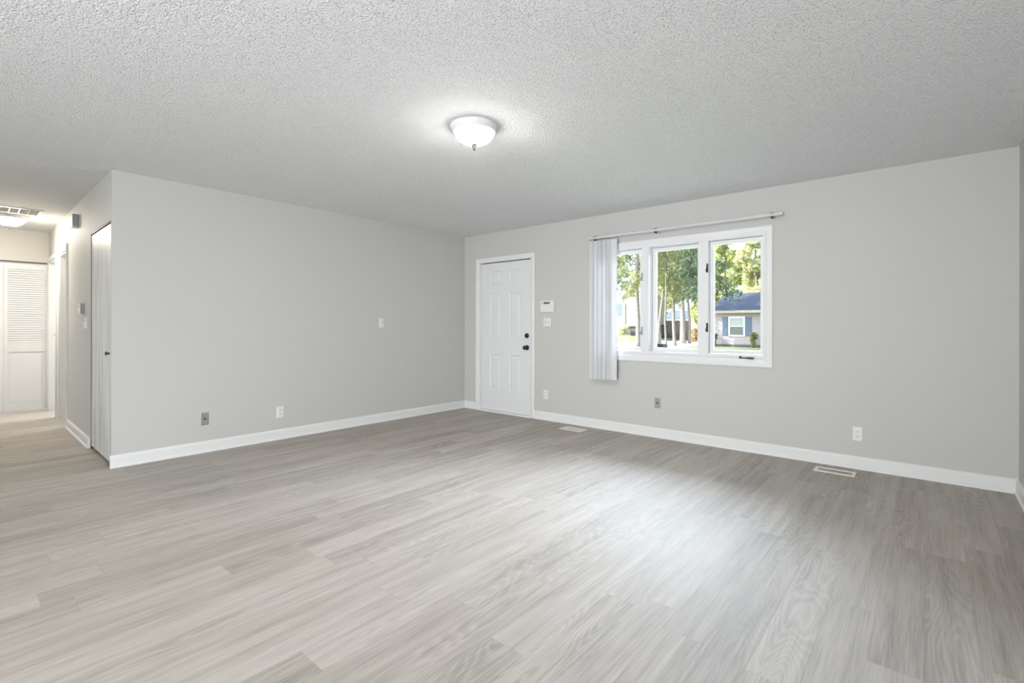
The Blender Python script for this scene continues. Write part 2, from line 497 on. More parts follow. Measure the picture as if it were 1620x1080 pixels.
struct(MB().poly([(-6.2, 0.15), (W + 0.12, 0.15), (W + 0.12, ZR - 0.1), (-6.2, ZR - 0.1)], -0.12, 0.0).build('floor', M['floor']),
       'grey beige oak look plank floor', 'floor')
hall_far = (-1.02, -5.10)
struct(MB().poly([(0, 0.15), (0, NEAR), hall_far, (-1.02, ZR - 0.1), (W + 0.12, ZR - 0.1), (W + 0.12, 0.15)], H, H + 0.14).build('ceiling', M['ceiling']),
       'white stippled living room ceiling', 'ceiling')
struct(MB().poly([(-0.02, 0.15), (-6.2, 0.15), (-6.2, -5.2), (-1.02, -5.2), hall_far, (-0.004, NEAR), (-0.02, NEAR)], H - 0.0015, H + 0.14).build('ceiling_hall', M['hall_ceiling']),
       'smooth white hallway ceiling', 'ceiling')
struct(MB().box(-6.4, W + 0.4, ZR - 0.4, 0.55, H + 0.145, H + 0.25).build('roof', M['shingle']))  # unseen slab added over all rooms to keep light from leaking in

# left wall with the thin return at its near end
struct(MB().poly([(0, 0), (-0.12, 0), (-0.12, -3.95), (-0.028, -3.95), (-0.028, NEAR), (0, NEAR)], 0, H).build('wall_left', M['wall']),
       'grey painted left wall', 'wall')
# wall with entry door and window
DX0, DX1, DZ = 0.296, 1.228, 2.055
WX0, WX1, WZ0, WZ1 = 2.19, 3.955, 0.872, 2.035
struct(MB().grid_wall([-6.2, DX0, DX1, WX0, WX1, W + 0.12], [0, WZ0, WZ1, DZ, H],
                      [(DX0, DX1, -1, DZ), (WX0, WX1, WZ0, WZ1)], lambda u, v, t: (u, t, v), 0.0, 0.15).build('wall_back', M['wall']),
       'grey painted wall with entry door and window', 'wall')
struct(MB().box(W, W + 0.12, ZR, 0, 0, H).build('wall_right', M['wall']), 'grey painted right wall', 'wall')
struct(MB().box(-1.12, W + 0.12, ZR - 0.1, ZR, 0, H).build('wall_front', M['wall']))
struct(MB().poly([(-1.02, ZR), (-1.02, -5.0), (-4.2, -4.93), (-4.2, -5.05), (-1.12, -5.12), (-1.12, ZR)], 0, H).build('wall_hall_left', M['wall']))
struct(MB().box(-6.2, -6.08, -5.2, 0, 0, H).build('wall_far', M['wall']))
# hallway right wall: closet door, two doorways
C0, C1, CZ = 0.028, 0.95, 2.035
P0, P1, Q0, Q1, PZ = 2.45, 3.07, 3.36, 4.09, 2.03
struct(MB().grid_wall([C0, C1, P0, P1, Q0, Q1, HL], [0, PZ, CZ, H],
                      [(C0, C1, -1, CZ), (P0, P1, -1, PZ), (Q0, Q1, -1, PZ)], lambda u, v, t: (u, t, v), 0.0, -0.115).build('wall_hall_right', M['wall'], frame=HALL),
       'grey hallway wall with closet door and two doorways', 'wall')
# hallway end wall above the folding doors, and the dark closet behind them
E0, E1, EZ = 0.004, 0.905, 2.018
struct(MB().grid_wall([-0.115, E0, E1, 1.02], [0, EZ, H], [(E0, E1, -1, EZ)], lambda u, v, t: (t, u, v), HL, HL + 0.10).build('wall_hall_end', M['wall'], frame=HALL),
       'grey wall above the louvered folding doors', 'wall')
struct(MB().grid_wall([-0.115, 1.02], [0, H], [], lambda u, v, t: (t, u, v), HL + 0.65, HL + 0.75).build('wall_closet_rear', M['wall'], frame=HALL))
# unseen closet partition, added so no light shows under the flush door
struct(MB().poly([(0.13, -0.75), (1.05, -0.75), (1.05, -0.116), (1.12, -0.116), (1.12, -0.83), (0.13, -0.83)], 0, H).build('wall_closet_block', M['wall'], frame=HALL, loc=(0, 0, 0)))

# ------------------------------------------------------------------ baseboards
BASE = [(0, 0), (0.025, 0), (0.0245, 0.010), (0.020, 0.018), (0.0155, 0.022), (0.0155, 0.082), (0.012, 0.092), (0.006, 0.100), (0.003, 0.103), (0, 0.103)]
def baseboard(name, place, u0, u1, m0, m1, frame=None, label=None):
    """place(u, d, z); m: 1 mitred inside corner, 0 square end"""
    o = MB().prism(BASE, lambda d, z, e: place((u1 - m1 * d) if e else (u0 + m0 * d), d, z)).build(name, M['trim'], frame=frame)
    return struct(o, label, 'baseboard' if label else None)
baseboard('baseboard_left', lambda u, d, z: (d, u, z), NEAR - 0.010, 0, 0, 1, label='white baseboard along the left wall')
baseboard('baseboard_back', lambda u, d, z: (u, -d, z), 0, 0.236, 1, 0, label='short white baseboard between corner and entry door')
baseboard('baseboard_back', lambda u, d, z: (u, -d, z), 1.274, W, 0, 1, label='long white baseboard under the window')
baseboard('baseboard_right', lambda u, d, z: (W - d, -u, z), 0, -ZR, 1, 0, label='white baseboard along the right wall')
baseboard('baseboard_hall', lambda u, d, z: (u, d, z), 0.985, 2.372, 0, 0, frame=HALL, label='short white baseboard in the hallway')

# ------------------------------------------------------------------ entry door
def casing(name, x0, x1, ztop, cw, th, place, mat, frame=None, z0=0.0, bottom=False):
    """door or window casing; outer size x0..x1, up to ztop; place(x, depth, z), depth out of the wall"""
    prof = [(0, 0), (0, th * 0.75), (cw * 0.12, th), (cw * 0.55, th * 0.92), (cw * 0.85, th * 0.6), (cw, th * 0.5), (cw, 0)]   # from the outer edge inwards
    mb = MB()
    mb.prism(prof, lambda a, d, e: place(x0 + a, d, (ztop - a) if e else (z0 + a if bottom else z0)))
    mb.prism(prof, lambda a, d, e: place(x1 - a, d, (ztop - a) if e else (z0 + a if bottom else z0)))
    mb.prism(prof, lambda a, d, e: place((x1 - a) if e else (x0 + a), d, ztop - a))
    if bottom:
        mb.prism(prof, lambda a, d, e: place((x1 - a) if e else (x0 + a), d, z0 + a))
    return mb.build(name, mat, frame=frame)
struct(casing('trim_1', 0.236, 1.274, 2.104, 0.064, 0.020, lambda x, d, z: (x, -d, z), M['trim']), 'white casing around the entry door', 'door casing')
# jamb lining with door stop
jb = MB()
jb.prism([(DX0, 0), (0.3165, 0), (0.3165, DZ - 0.016), (1.2095, DZ - 0.016), (1.2095, 0), (DX1, 0), (DX1, DZ), (DX0, DZ)],
         lambda a, b2, e: (a, 0.14 if e else 0.0, b2))
struct(jb.build('trim_2', M['trim']), 'white jamb of the entry door', 'door jamb')
struct(MB().prism([(-0.03, 0), (-0.026, 0.012), (-0.012, 0.018), (0.14, 0.018), (0.14, 0)],
                  lambda a, b2, e: (1.2365 if e else 0.29, a, b2)).build('trim_3', M['trim']), 'pale threshold under the entry door', 'threshold')

ws = MB().prism([(0.3165, 0.02), (0.326, 0.02), (0.326, 2.020), (1.200, 2.020), (1.200, 0.02), (1.2095, 0.02), (1.2095, DZ - 0.016), (0.3165, DZ - 0.016)],
                lambda a, b2, e: (a, 0.075 if e else 0.0565, b2))
ws.build('gap_shade', M['dark_metal'], D.objects['trim_2'])  # dark strip added to paint the shade in the gap around the door

def panel_slab(mb, w, h, t, panels, rings, place):
    """slab 0..w x 0..h; panels (x0,x1,z0,z1) get nested rings (inset, depth); place(x, depth, z)"""
    xs = sorted({0, w} | {p[0] for p in panels} | {p[1] for p in panels})
    zs = sorted({0, h} | {p[2] for p in panels} | {p[3] for p in panels})
    V = {}; pts = []; fs = []
    def vid(x, d, z):
        k = (round(x, 5), round(d, 5), round(z, 5))
        if k not in V:
            V[k] = len(pts); pts.append(place(x, d, z))
        return V[k]
    for i in range(len(xs) - 1):
        for j in range(len(zs) - 1):
            xc, zc = (xs[i] + xs[i + 1]) / 2, (zs[j] + zs[j + 1]) / 2
            if any(p[0] < xc < p[1] and p[2] < zc < p[3] for p in panels): continue
            fs.append((vid(xs[i], 0, zs[j]), vid(xs[i + 1], 0, zs[j]), vid(xs[i + 1], 0, zs[j + 1]), vid(xs[i], 0, zs[j + 1])))
    for (x0, x1, z0, z1) in panels:
        # outline at face level goes through every grid vertex on its border
        prev = None
        for ins, dep in [(0, 0)] + rings:
            cur = [vid(x0 + ins, dep, z0 + ins), vid(x1 - ins, dep, z0 + ins), vid(x1 - ins, dep, z1 - ins), vid(x0 + ins, dep, z1 - ins)]
            if prev:
                for k in range(4):
                    fs.append((prev[k], prev[(k + 1) % 4], cur[(k + 1) % 4], cur[k]))
            prev = cur
        fs.append(tuple(prev))
    # back and rim
    b0, b1, b2, b3 = vid(0, t, 0), vid(w, t, 0), vid(w, t, h), vid(0, t, h)
    fs.append((b0, b3, b2, b1))
    low = [vid(x, 0, 0) for x in xs]; top = [vid(x, 0, h) for x in xs]
    lef = [vid(0, 0, z) for z in zs]; rig = [vid(w, 0, z) for z in zs]
    fs.append(tuple(low[::-1]) + (b0, b1)); fs.append(tuple(top) + (b2, b3))
    fs.append(tuple(lef) + (b3, b0)); fs.append(tuple(rig[::-1]) + (b1, b2))
    mb.add(pts, fs)
SX0, SX1, SZ0, SZ1 = 0.320, 1.206, 0.022, 2.026
pc = [(0.488, 0.684), (0.834, 1.032)]
pr = [(0.295, 0.783), (1.000, 1.608), (1.742, 1.914)]
panels = [(a - SX0, b2 - SX0, c - SZ0, d - SZ0) for a, b2 in pc for c, d in pr]
dm = MB()
panel_slab(dm, SX1 - SX0, SZ1 - SZ0, 0.044, panels, [(0.009, 0.009), (0.024, 0.010), (0.046, 0.003)], lambda x, d, z: (SX0 + x, 0.012 + d, SZ0 + z))
door = struct(dm.build('door_1', M['door'], loc=(SX0, 0.012, SZ0)), 'white six panel entry door', 'door')
def knob_parts(root, x, z, y):
    MB().lathe([(0.031, 0), (0.033, -0.004), (0.030, -0.010), (0.016, -0.013)], (x, y, z), 28, 'y').build('rose', M['black'], root)
    MB().lathe([(0.011, -0.008), (0.011, -0.030), (0.020, -0.036), (0.0275, -0.046), (0.0285, -0.056), (0.024, -0.066), (0.012, -0.071)], (x, y, z), 28, 'y').build('doorknob', M['black'], root)
knob_parts(door, 1.143, 0.892, 0.012)
db = MB().lathe([(0.031, 0), (0.033, -0.005), (0.030, -0.016), (0.020, -0.018)], (1.141, 0.012, 1.046), 28, 'y').build('deadbolt', M['black'], door)
MB().box(1.136, 1.146, -0.022, -0.004, 1.028, 1.064).build('thumb_turn', M['black'], db, bevel=0.002)
for z in (0.255, 1.03, 1.79):
    MB().lathe([(0.0075, -0.048), (0.0075, 0.048)], (0.3185, 0.004, z), 14).build('hinge', M['trim'], door)

# ------------------------------------------------------------------ hallway doors
HD = struct(MB().box(C0 + 0.012, C1 - 0.012, -0.040, -0.006, 0.030, CZ - 0.022).build('door_2', M['closet'], loc=(C0 + 0.012, -0.02, 0.03), frame=HALL, bevel=0.002),
            'flush closet door with streaky white paint', 'door')
MB().lathe([(0.008, -0.006), (0.008, 0.008), (0.016, 0.012), (0.017, 0.020), (0.011, 0.025)], (0.108, 0, 0.934), 20, 'y').build('doorknob', M['bronze'], HD)
struct(MB().prism([(C0 + 0.001, 0), (C0 + 0.006, 0), (C0 + 0.006, CZ - 0.012), (C1 - 0.006, CZ - 0.012), (C1 - 0.006, 0), (C1 - 0.001, 0), (C1 - 0.001, CZ - 0.001), (C0 + 0.001, CZ - 0.001)],
                  lambda a, b2, e: (a, -0.06 if e else -0.003, b2)).build('trim_4', M['dark_metal'], frame=HALL), 'dark metal edges and painted shadow gaps of the closet door', 'door frame')  # thin metal edges, coloured dark to serve as the shadow gaps too

hp = lambda x, d, z: (x, d, z)
struct(casing('trim_5', P0 - 0.075, P1 + 0.065, PZ + 0.07, 0.065, 0.022, hp, M['trim'], HALL), 'white casing of the nearer hallway doorway', 'door casing')
struct(casing('trim_6', Q0 - 0.065, HL - 0.002, PZ + 0.055, 0.050, 0.020, hp, M['trim'], HALL), 'white casing of the farther hallway doorway', 'door casing')
for nm, a, b2, lb in (('trim_7', P0, P1, 'white jamb of the nearer hallway doorway'), ('trim_8', Q0, Q1, 'white jamb of the farther hallway doorway')):
    struct(MB().prism([(a, 0), (a + 0.018, 0), (a + 0.018, PZ - 0.018), (b2 - 0.018, PZ - 0.018), (b2 - 0.018, 0), (b2, 0), (b2, PZ), (a, PZ)],
                      lambda p, q, e: (p, -0.117 if e else 0.001, q)).build(nm, M['trim'], frame=HALL), lb, 'door jamb')
# doors swung open into the side rooms
for nm, u, lb in (('door_3', P1 - 0.02, 'white door opened into the room off the nearer hallway doorway'), ('door_4', Q1 - 0.02, 'white door opened into the room off the farther hallway doorway')):
    o = struct(MB().box(u - 0.036, u, -0.82, -0.122, 0.012, PZ - 0.022).build(nm, M['door'], loc=(u, -0.122, 0.012), frame=HALL, bevel=0.002), lb, 'door')
MB().box(Q1 - 0.0195, Q1 - 0.0165, -0.075, -0.045, 1.02, 1.055).build('strike_plate', M['steel'], D.objects['trim_8'])

# louvered bifold leaves at the end of the hallway
def louver_leaf(name, w0, w1, label):
    U = HL + 0.030
    z0, z1 = 0.030, EZ - 0.034
    fl = 0.036
    mb = MB()
    mb.grid_wall([w0, w0 + fl, w1 - fl, w1], [z0, 0.118, 0.805, 0.928, 1.912, z1],
                 [(w0 + fl, w1 - fl, 0.118, 0.805), (w0 + fl, w1 - fl, 0.928, 1.912)], lambda u, v, t: (t, u, v), U, U + 0.028)
    o = struct(mb.build(name, M['door'], loc=(U, w0, z0), frame=HALL, bevel=0.0015), label, 'folding door')
    sl = MB()
    n = 33
    for i in range(n):
        z = 0.930 + (i + 0.5) * (1.910 - 0.930) / n
        sl.prism([(-0.011, -0.0090), (-0.008, -0.0110), (0.011, 0.0080), (0.008, 0.0100)], lambda a, b2, e: (U + 0.015 + a, (w1 - fl + 0.002) if e else (w0 + fl - 0.002), z + b2))
    sl.build('louver_slats', M['door'], o)
    pm = MB()
    pw, ph = w1 - w0 - 2 * fl + 0.004, 0.805 - 0.118 + 0.004
    panel_slab(pm, pw, ph, 0.012, [(0.004, pw - 0.004, 0.004, ph - 0.004)], [(0.012, 0.0), (0.030, -0.006)],
               lambda x, d, z: (U + 0.014 + d, w0 + fl - 0.002 + x, 0.116 + z))
    pm.build('lower_panel', M['door'], o)
    return o
louver_leaf('door_5', E0 + 0.006, 0.434, 'right leaf of the white louvered folding doors')
louver_leaf('door_6', 0.439, 0.900, 'left leaf of the white louvered folding doors cut by the photo edge')
struct(MB().box(HL + 0.02, HL + 0.07, E0, E1, EZ - 0.012, EZ - 0.001).build('trim_9', M['dark_metal'], frame=HALL), 'dark overhead track of the folding doors', 'door track')

# ------------------------------------------------------------------ window
WO = dict(x0=2.130, x1=4.008, z0=0.793, z1=2.094)
A0, A1, B0, B1, K0, K1 = 2.213, 2.728, 2.811, 3.336, 3.430, 3.930
OZ0, OZ1 = 0.902, 2.012
wf = MB()
def rev(u, v, t): return (u, t, v)
wf.grid_wall([WX0 + 0.002, A0, A1, B0, B1, K0, K1, WX1 - 0.002], [WZ0 + 0.002, OZ0, OZ1, WZ1 - 0.002],
             [(A0, A1, OZ0, OZ1), (B0, B1, OZ0, OZ1), (K0, K1, OZ0, OZ1)], rev, -0.004, 0.135)
win = struct(wf.build('window_1', M['vinyl'], loc=(A0, 0, OZ0), bevel=0.003), 'white three part casement window', 'window')
def sash(x0, x1, z0, z1, y, fw, dep, name):
    s = MB()
    s.grid_wall([x0, x0 + fw, x1 - fw, x1], [z0, z0 + fw * 1.05, z1 - fw, z1], [(x0 + fw, x1 - fw, z0 + fw * 1.05, z1 - fw)], rev, y, y + dep)
    o = s.build(name, M['vinyl'], win, bevel=0.004)
    MB().box(x0 + fw - 0.004, x1 - fw + 0.004, y + dep * 0.55, y + dep * 0.55 + 0.005, z0 + fw * 1.05 - 0.004, z1 - fw + 0.004).build('glass_pane', M['glass'], o)
    return o
sash(A0 + 0.004, A1 - 0.004, OZ0 + 0.004, OZ1 - 0.004, 0.045, 0.036, 0.042, 'casement_sash')
fx = sash(B0 + 0.004, B1 - 0.004, OZ0 + 0.002, OZ1 - 0.004, 0.085, 0.036, 0.042, 'fixed_sash')
sash(K0 + 0.004, K1 - 0.004, OZ0 + 0.004, OZ1 - 0.004, 0.045, 0.034, 0.042, 'casement_sash')
struct(casing('trim_10', WO['x0'], WO['x1'], WO['z1'], 0.080, 0.020, lambda x, d, z: (x, -d, z), M['vinyl'], z0=WO['z0'], bottom=True), 'white casing around the window', 'window casing')
# sash locks
for x, z in ((3.425, 1.745), (3.425, 1.160), (2.735, 1.70), (2.735, 1.12)):
    lk = MB().box(x - 0.011, x + 0.009, -0.010, -0.003, z - 0.045, z + 0.045).build('sash_lock', M['dark_metal'] if x > 3 else M['plastic_grey'], win, bevel=0.003)
    MB().tube([(x, -0.008, z + 0.018), (x - 0.004, -0.022, z - 0.005), (x - 0.006, -0.026, z - 0.035)], [0.006, 0.005, 0.006]).build('lock_lever', M['dark_metal'] if x > 3 else M['plastic_grey'], lk)
# folding crank
cr = MB().lathe([(0.012, 0.0), (0.012, -0.012), (0.009, -0.020)], (3.735, -0.012, 0.880), 16, 'y').build('crank_hub', M['bronze'], win)
ca = MB().tube([(3.735, -0.030, 0.880), (3.760, -0.034, 0.876), (3.800, -0.036, 0.877)], [0.007, 0.0055, 0.006]).build('crank_arm', M['bronze'], cr)
MB().tube([(3.795, -0.037, 0.877), (3.805, -0.037, 0.877), (3.850, -0.038, 0.877), (3.856, -0.038, 0.877)], [0.007, 0.0095, 0.011, 0.008], 12).build('crank_handle', M['bronze'], cr)
# small sticker in the lower corner of the fixed pane
st = thing('sticker', 'small dark violet sticker in lower corner of the middle pane', 'sticker', (2.905, 0.107, 0.93))
MB().box(2.857, 2.957, 0.1040, 0.1070, 0.945, 0.982).build('label_sheet', M['sticker'], st, bevel=0.001)
MB().lathe([(0.012, 0), (0.012, -0.001)], (2.938, 0.1040, 0.9635), 20, 'y').build('round_mark', M['sticker_mark'], st)

# ------------------------------------------------------------------ vertical blind
vb = thing('vertical_blind', 'white vertical blind bunched at left of the window with long headrail', 'blind', (3.11, -0.08, 2.16))
MB().prism([(-0.118, 2.152), (-0.074, 2.152), (-0.072, 2.156), (-0.072, 2.176), (-0.076, 2.180), (-0.116, 2.180), (-0.120, 2.176), (-0.120, 2.156)],
           lambda a, b2, e: (4.105 if e else 2.128, a, b2)).build('headrail', M['vane'], vb)
for x in (2.21, 2.93, 4.02):
    MB().prism([(0.0, 2.176), (0.0, 2.196), (-0.118, 2.188), (-0.124, 2.184), (-0.124, 2.170), (-0.120, 2.170), (-0.119, 2.182), (-0.002, 2.188), (-0.002, 2.150), (0.0, 2.150)],
               lambda a, b2, e: (x + (0.012 if e else -0.012), a, b2)).build('bracket', M['plastic_grey'], vb)
    MB().box(x - 0.010, x + 0.010, -0.110, -0.084, 2.134, 2.153).build('bracket_clip', M['dark_metal'], vb, bevel=0.002)
random.seed(4)
nv = 10
for i in range(nv):
    cx = 2.188 + i * 0.0272
    ang = R(66 + (14 if i % 2 else -14) + random.uniform(-8, 8)) if i < nv - 1 else R(14)
    if i == nv - 1: cx = 2.436
    pts = []
    for k in range(9):
        t = (k / 8 - 0.5)
        bow = 0.008 * (1 - 4 * t * t)
        pts.append((cx + math.cos(ang) * t * 0.089 + math.sin(ang) * bow, -0.096 + math.sin(ang) * t * 0.089 - math.cos(ang) * bow))
    n2 = [(p[0] - 0.0009 * math.sin(ang), p[1] + 0.0009 * math.cos(ang)) for p in pts]
    zb, zt = 0.578 + random.uniform(-0.004, 0.004), 2.128
    MB().prism(pts + n2[::-1], lambda a, b2, e: (a, b2, zt if e else zb)).build('vane', M['vane'], vb)
    vk = MB().box(cx - 0.004, cx + 0.004, -0.0985, -0.0935, 2.110, 2.153).build('vane_hook', M['plastic_grey'], vb)

# ------------------------------------------------------------------ ceiling lamps
def flush_lamp(name, c, rad, label, glass, frame=None):
    t = thing(name, label, 'ceiling light', c, frame)
    k = rad / 0.152
    z = c[2]
    q = lambda pr: [(r * k, z + h * k) for r, h in pr]
    MB().lathe(q([(0.140, 0), (0.152, -0.003), (0.152, -0.010), (0.147, -0.014), (0.1465, -0.024), (0.141, -0.028), (0.138, -0.040), (0.130, -0.044), (0.122, -0.044), (0.120, -0.02)]), (c[0], c[1], 0), 64).build('lamp_pan', M['enamel'], t)
    pr = [(0.129, -0.040)]
    for i in range(1, 15):
        a = i / 14 * PI / 2
        pr.append((max(0.127 * math.cos(a) ** 0.85, 0.004), -0.040 - 0.077 * math.sin(a) ** 1.25))
    MB().lathe(q(pr), (c[0], c[1], 0), 64).build('lamp_shade', glass, t)
    MB().lathe(q([(0.017, -0.113), (0.018, -0.122), (0.015, -0.130), (0.011, -0.136), (0.008, -0.147), (0.003, -0.156)]), (c[0], c[1], 0), 20).build('finial', M['finial'], t)
    return t
flush_lamp('ceiling_lamp', (2.885, -2.712, H), 0.152, 'lit white dome lamp on the stippled living room ceiling', M['lamp_glass'])
flush_lamp('ceiling_lamp', (2.98, 0.44, H - 0.0015), 0.165, 'lit white dome lamp on the hallway ceiling', M['hall_glass'], HALL)

# ------------------------------------------------------------------ hallway air grille
ag = thing('air_grille', 'white return air grille in the hallway ceiling beside the dome lamp', 'vent', (2.60, 0.45, H - 0.0015), HALL)
zc = H - 0.0015
MB().grid_wall([2.40, 2.43, 2.77, 2.80], [0.20, 0.23, 0.77, 0.80], [(2.43, 2.77, 0.23, 0.77)], lambda u, v, t: (u, v, t), zc - 0.010, zc).build('grille_frame', M['enamel'], ag, bevel=0.003)
gb = MB()
for i in range(6):
    v = 0.23 + (i + 1) * 0.54 / 7
    gb.box(2.43, 2.77, v - 0.004, v + 0.004, zc - 0.009, zc - 0.001)
gb.build('grille_bars', M['enamel'], ag)
gl = MB()
for i in range(26):
    u = 2.433 + (i + 0.5) * 0.334 / 26
    gl.prism([(-0.004, -0.006), (-0.003, -0.0065), (0.0045, -0.0015), (0.0035, -0.001)], lambda a, b2, e: (u + a, 0.77 if e else 0.23, zc + b2))
gl.build('grille_louvers', M['enamel'], ag)

# ------------------------------------------------------------------ wall plates
def plate(mb, u0, u1, z0, z1, place, th=0.006):
    e = 0.006
    prs = [(0, 0), (0, th * 0.35), (e * 0.5, th * 0.8), (e, th)]
    vs = []; fs = []
    for i, d in prs:
        vs += [place(u0 + i, d, z0 + i), place(u1 - i, d, z0 + i), place(u1 - i, d, z1 - i), place(u0 + i, d, z1 - i)]
    for k in range(len(prs) - 1):
        for q in range(4):
            fs.append((k * 4 + q, k * 4 + (q + 1) % 4, k * 4 + 4 + (q + 1) % 4, k * 4 + 4 + q))
    fs.append((0, 3, 2, 1)); n = (len(prs) - 1) * 4; fs.append((n, n + 1, n + 2, n + 3))
    return mb.add(vs, fs)
def screw(place, u, z, d, root, mat=None):
    n = 12; r = 0.0035
    vs = [place(u + r * math.cos(2 * PI * k / n), d, z + r * math.sin(2 * PI * k / n)) for k in range(n)] + \
         [place(u + r * 0.8 * math.cos(2 * PI * k / n), d + 0.0015, z + r * 0.8 * math.sin(2 * PI * k / n)) for k in range(n)]
    fs = [(k, (k + 1) % n, n + (k + 1) % n, n + k) for k in range(n)] + [tuple(range(n)), tuple(range(n, 2 * n))]
    return MB().add(vs, fs).build('screw', mat or M['plastic'], root)
def disc(mb, place, u, z, ru, rz, d0, d1, n=20, flat=0.0):
    pts = []
    for k in range(n):
        a = 2 * PI * k / n
        pts.append((u + ru * math.cos(a), max(-rz + flat, min(rz - flat, rz * math.sin(a))) + z))
    return mb.prism(pts, lambda a, b2, e: place(a, d1 if e else d0, b2))
def outlet(label, place, u, z, w=0.070, h=0.115, group=None):
    p = place(u, 0, z)
    t = thing('wall_outlet', label, 'outlet', tuple(p), group=group)
    plate(MB(), u - w / 2, u + w / 2, z - h / 2, z + h / 2, place).build('cover_plate', M['plastic'], t)
    for dz in (0.0195, -0.0195):
        mb = MB(); disc(mb, place, u, z + dz, 0.0165, 0.0145, 0.005, 0.0085, 24, 0.0015)
        f = mb.build('receptacle', M['plastic'], t)
        s = MB()
        for du, hh in ((-0.0065, 0.0045), (0.0065, 0.0038)):
            s.prism([(u + du - 0.0013, z + dz + 0.003 - hh), (u + du + 0.0013, z + dz + 0.003 - hh), (u + du + 0.0013, z + dz + 0.003 + hh), (u + du - 0.0013, z + dz + 0.003 + hh)],
                    lambda a, b2, e: place(a, 0.0092 if e else 0.008, b2))
        disc(s, place, u, z + dz - 0.0075, 0.0026, 0.0026, 0.008, 0.0092, 12)
        s.build('slots', M['slot'], f)
    screw(place, u, z, 0.006, t)
    return t
def cable_plate(label, place, u, z, w, h):
    t = thing('cable_plate', label, 'wall plate', tuple(place(u, 0, z)))
    plate(MB(), u - w / 2, u + w / 2, z - h / 2, z + h / 2, place, 0.005).build('cover_plate', M['steel'], t)
    mb = MB(); disc(mb, place, u, z, 0.0085, 0.0085, 0.004, 0.009, 6); disc(mb, place, u, z, 0.0048, 0.0048, 0.004, 0.014, 16)
    mb.build('coax_jack', M['black'], t)
    for dz in (0.042, -0.042):
        screw(place, u, z + dz, 0.005, t, M['plastic_grey'])
    return t
def switch(label, place, us, z, w, h, name='light_switch'):
    uc = sum(us) / len(us)
    t = thing(name, label, 'light switch', tuple(place(uc, 0, z)))
    plate(MB(), uc - w / 2, uc + w / 2, z - h / 2, z + h / 2, place).build('cover_plate', M['plastic'], t)
    for u in us:
        MB().prism([(0.006, -0.012), (0.007, -0.012), (0.0075, 0.012), (0.006, 0.012)], lambda a, b2, e: place(u + (0.005 if e else -0.005), a, z + b2)).build('toggle_bezel', M['plastic_grey'], t)
        MB().prism([(0.006, -0.007), (0.006, 0.004), (0.017, 0.011), (0.019, 0.006)], lambda a, b2, e: place(u + (0.0042 if e else -0.0042), a, z + b2)).build('toggle', M['plastic'], t)
        for dz in (0.030, -0.030):
            screw(place, u, z + dz, 0.006, t)
    return t
back = lambda u, d, z: (u, -d, z)
left = lambda u, d, z: (d, -u, z)
cable_plate('grey steel cable plate at left end of the left wall', left, 3.322, 0.307, 0.068, 0.116)
outlet('white outlet on the left wall right of the steel cable plate', left, 2.630, 0.279, 0.072, 0.120)
switch('single white switch alone at middle height on the left wall', left, [1.408], 1.202, 0.062, 0.110)
switch('double white switch under the keypad beside the entry door', back, [1.447, 1.493], 1.2185, 0.112, 0.108)
outlet('small white outlet low beside the entry door casing', back, 1.451, 0.318, 0.070, 0.112)
cable_plate('grey steel cable plate low under the window', back, 2.912, 0.363, 0.066, 0.108)
outlet('white outlet low on the wall right of the window above floor register', back, 4.641, 0.2865, 0.070, 0.116)

# round patch on the left wall
MBp = MB(); disc(MBp, left, 0.847, 0.868, 0.030, 0.030, 0.0, 0.003, 32)
tag(MBp.build('wall_bumper', M['wall'], loc=(0, -0.847, 0.868), bevel=0.0015), 'faint round grey disc on the left wall near the corner', 'wall bumper')

# ------------------------------------------------------------------ alarm keypad
kp = thing('alarm_keypad', 'white alarm keypad with small dark display beside the entry door', 'keypad', (1.487, 0, 1.414))
MB().box(1.378, 1.590, -0.030, 0.0, 1.338, 1.488).build('keypad_body', M['plastic'], kp, bevel=0.012, seg=3)
MB().box(1.436, 1.528, -0.0325, -0.028, 1.444, 1.466).build('display', M['lcd'], kp, bevel=0.001)
fl_ = MB().box(1.392, 1.578, -0.034, -0.027, 1.352, 1.430).build('cover_flap', M['plastic'], kp, bevel=0.003)
sp_ = MB()
for i in range(5):
    sp_.box(1.402 + i * 0.0045, 1.404 + i * 0.0045, -0.0305, -0.028, 1.446, 1.464)
sp_.build('speaker_slots', M['plastic_grey'], kp)

# ------------------------------------------------------------------ hallway wall fittings
hl = lambda u, d, z: (u, d, z)
ch = thing('door_chime', 'small white box with grey side high on the hallway wall', 'chime', (1.71, 0, 2.25), HALL)
MB().box(1.65, 1.77, 0.0, 0.052, 2.186, 2.322).build('chime_cover', M['plastic'], ch, bevel=0.006)
MB().box(1.6455, 1.6515, 0.004, 0.050, 2.189, 2.319).build('side_grille', M['side_grey'], ch, bevel=0.001)
tag(ch.children[-1], 'grey side of the box')
th = thing('thermostat', 'small white thermostat above the switch on the hallway wall', 'thermostat', (1.36, 0, 1.33), HALL)
MB().box(1.285, 1.435, 0.0, 0.010, 1.278, 1.385).build('thermostat_base', M['plastic_grey'], th, bevel=0.003)
MB().box(1.290, 1.430, 0.010, 0.034, 1.282, 1.381).build('thermostat_cover', M['plastic'], th, bevel=0.005)
MB().box(1.2825, 1.2875, 0.002, 0.033, 1.281, 1.382).build('side_panel', M['side_grey'], th, bevel=0.001)
MB().box(1.335, 1.385, 0.033, 0.0355, 1.338, 1.368).build('display', M['plastic_grey'], th)
t = thing('light_switch', 'white switch below the thermostat on the hallway wall', 'light switch', (1.215, 0, 1.19), HALL)
plate(MB(), 1.150, 1.290, 1.133, 1.250, hl, 0.007).build('cover_plate', M['plastic'], t)
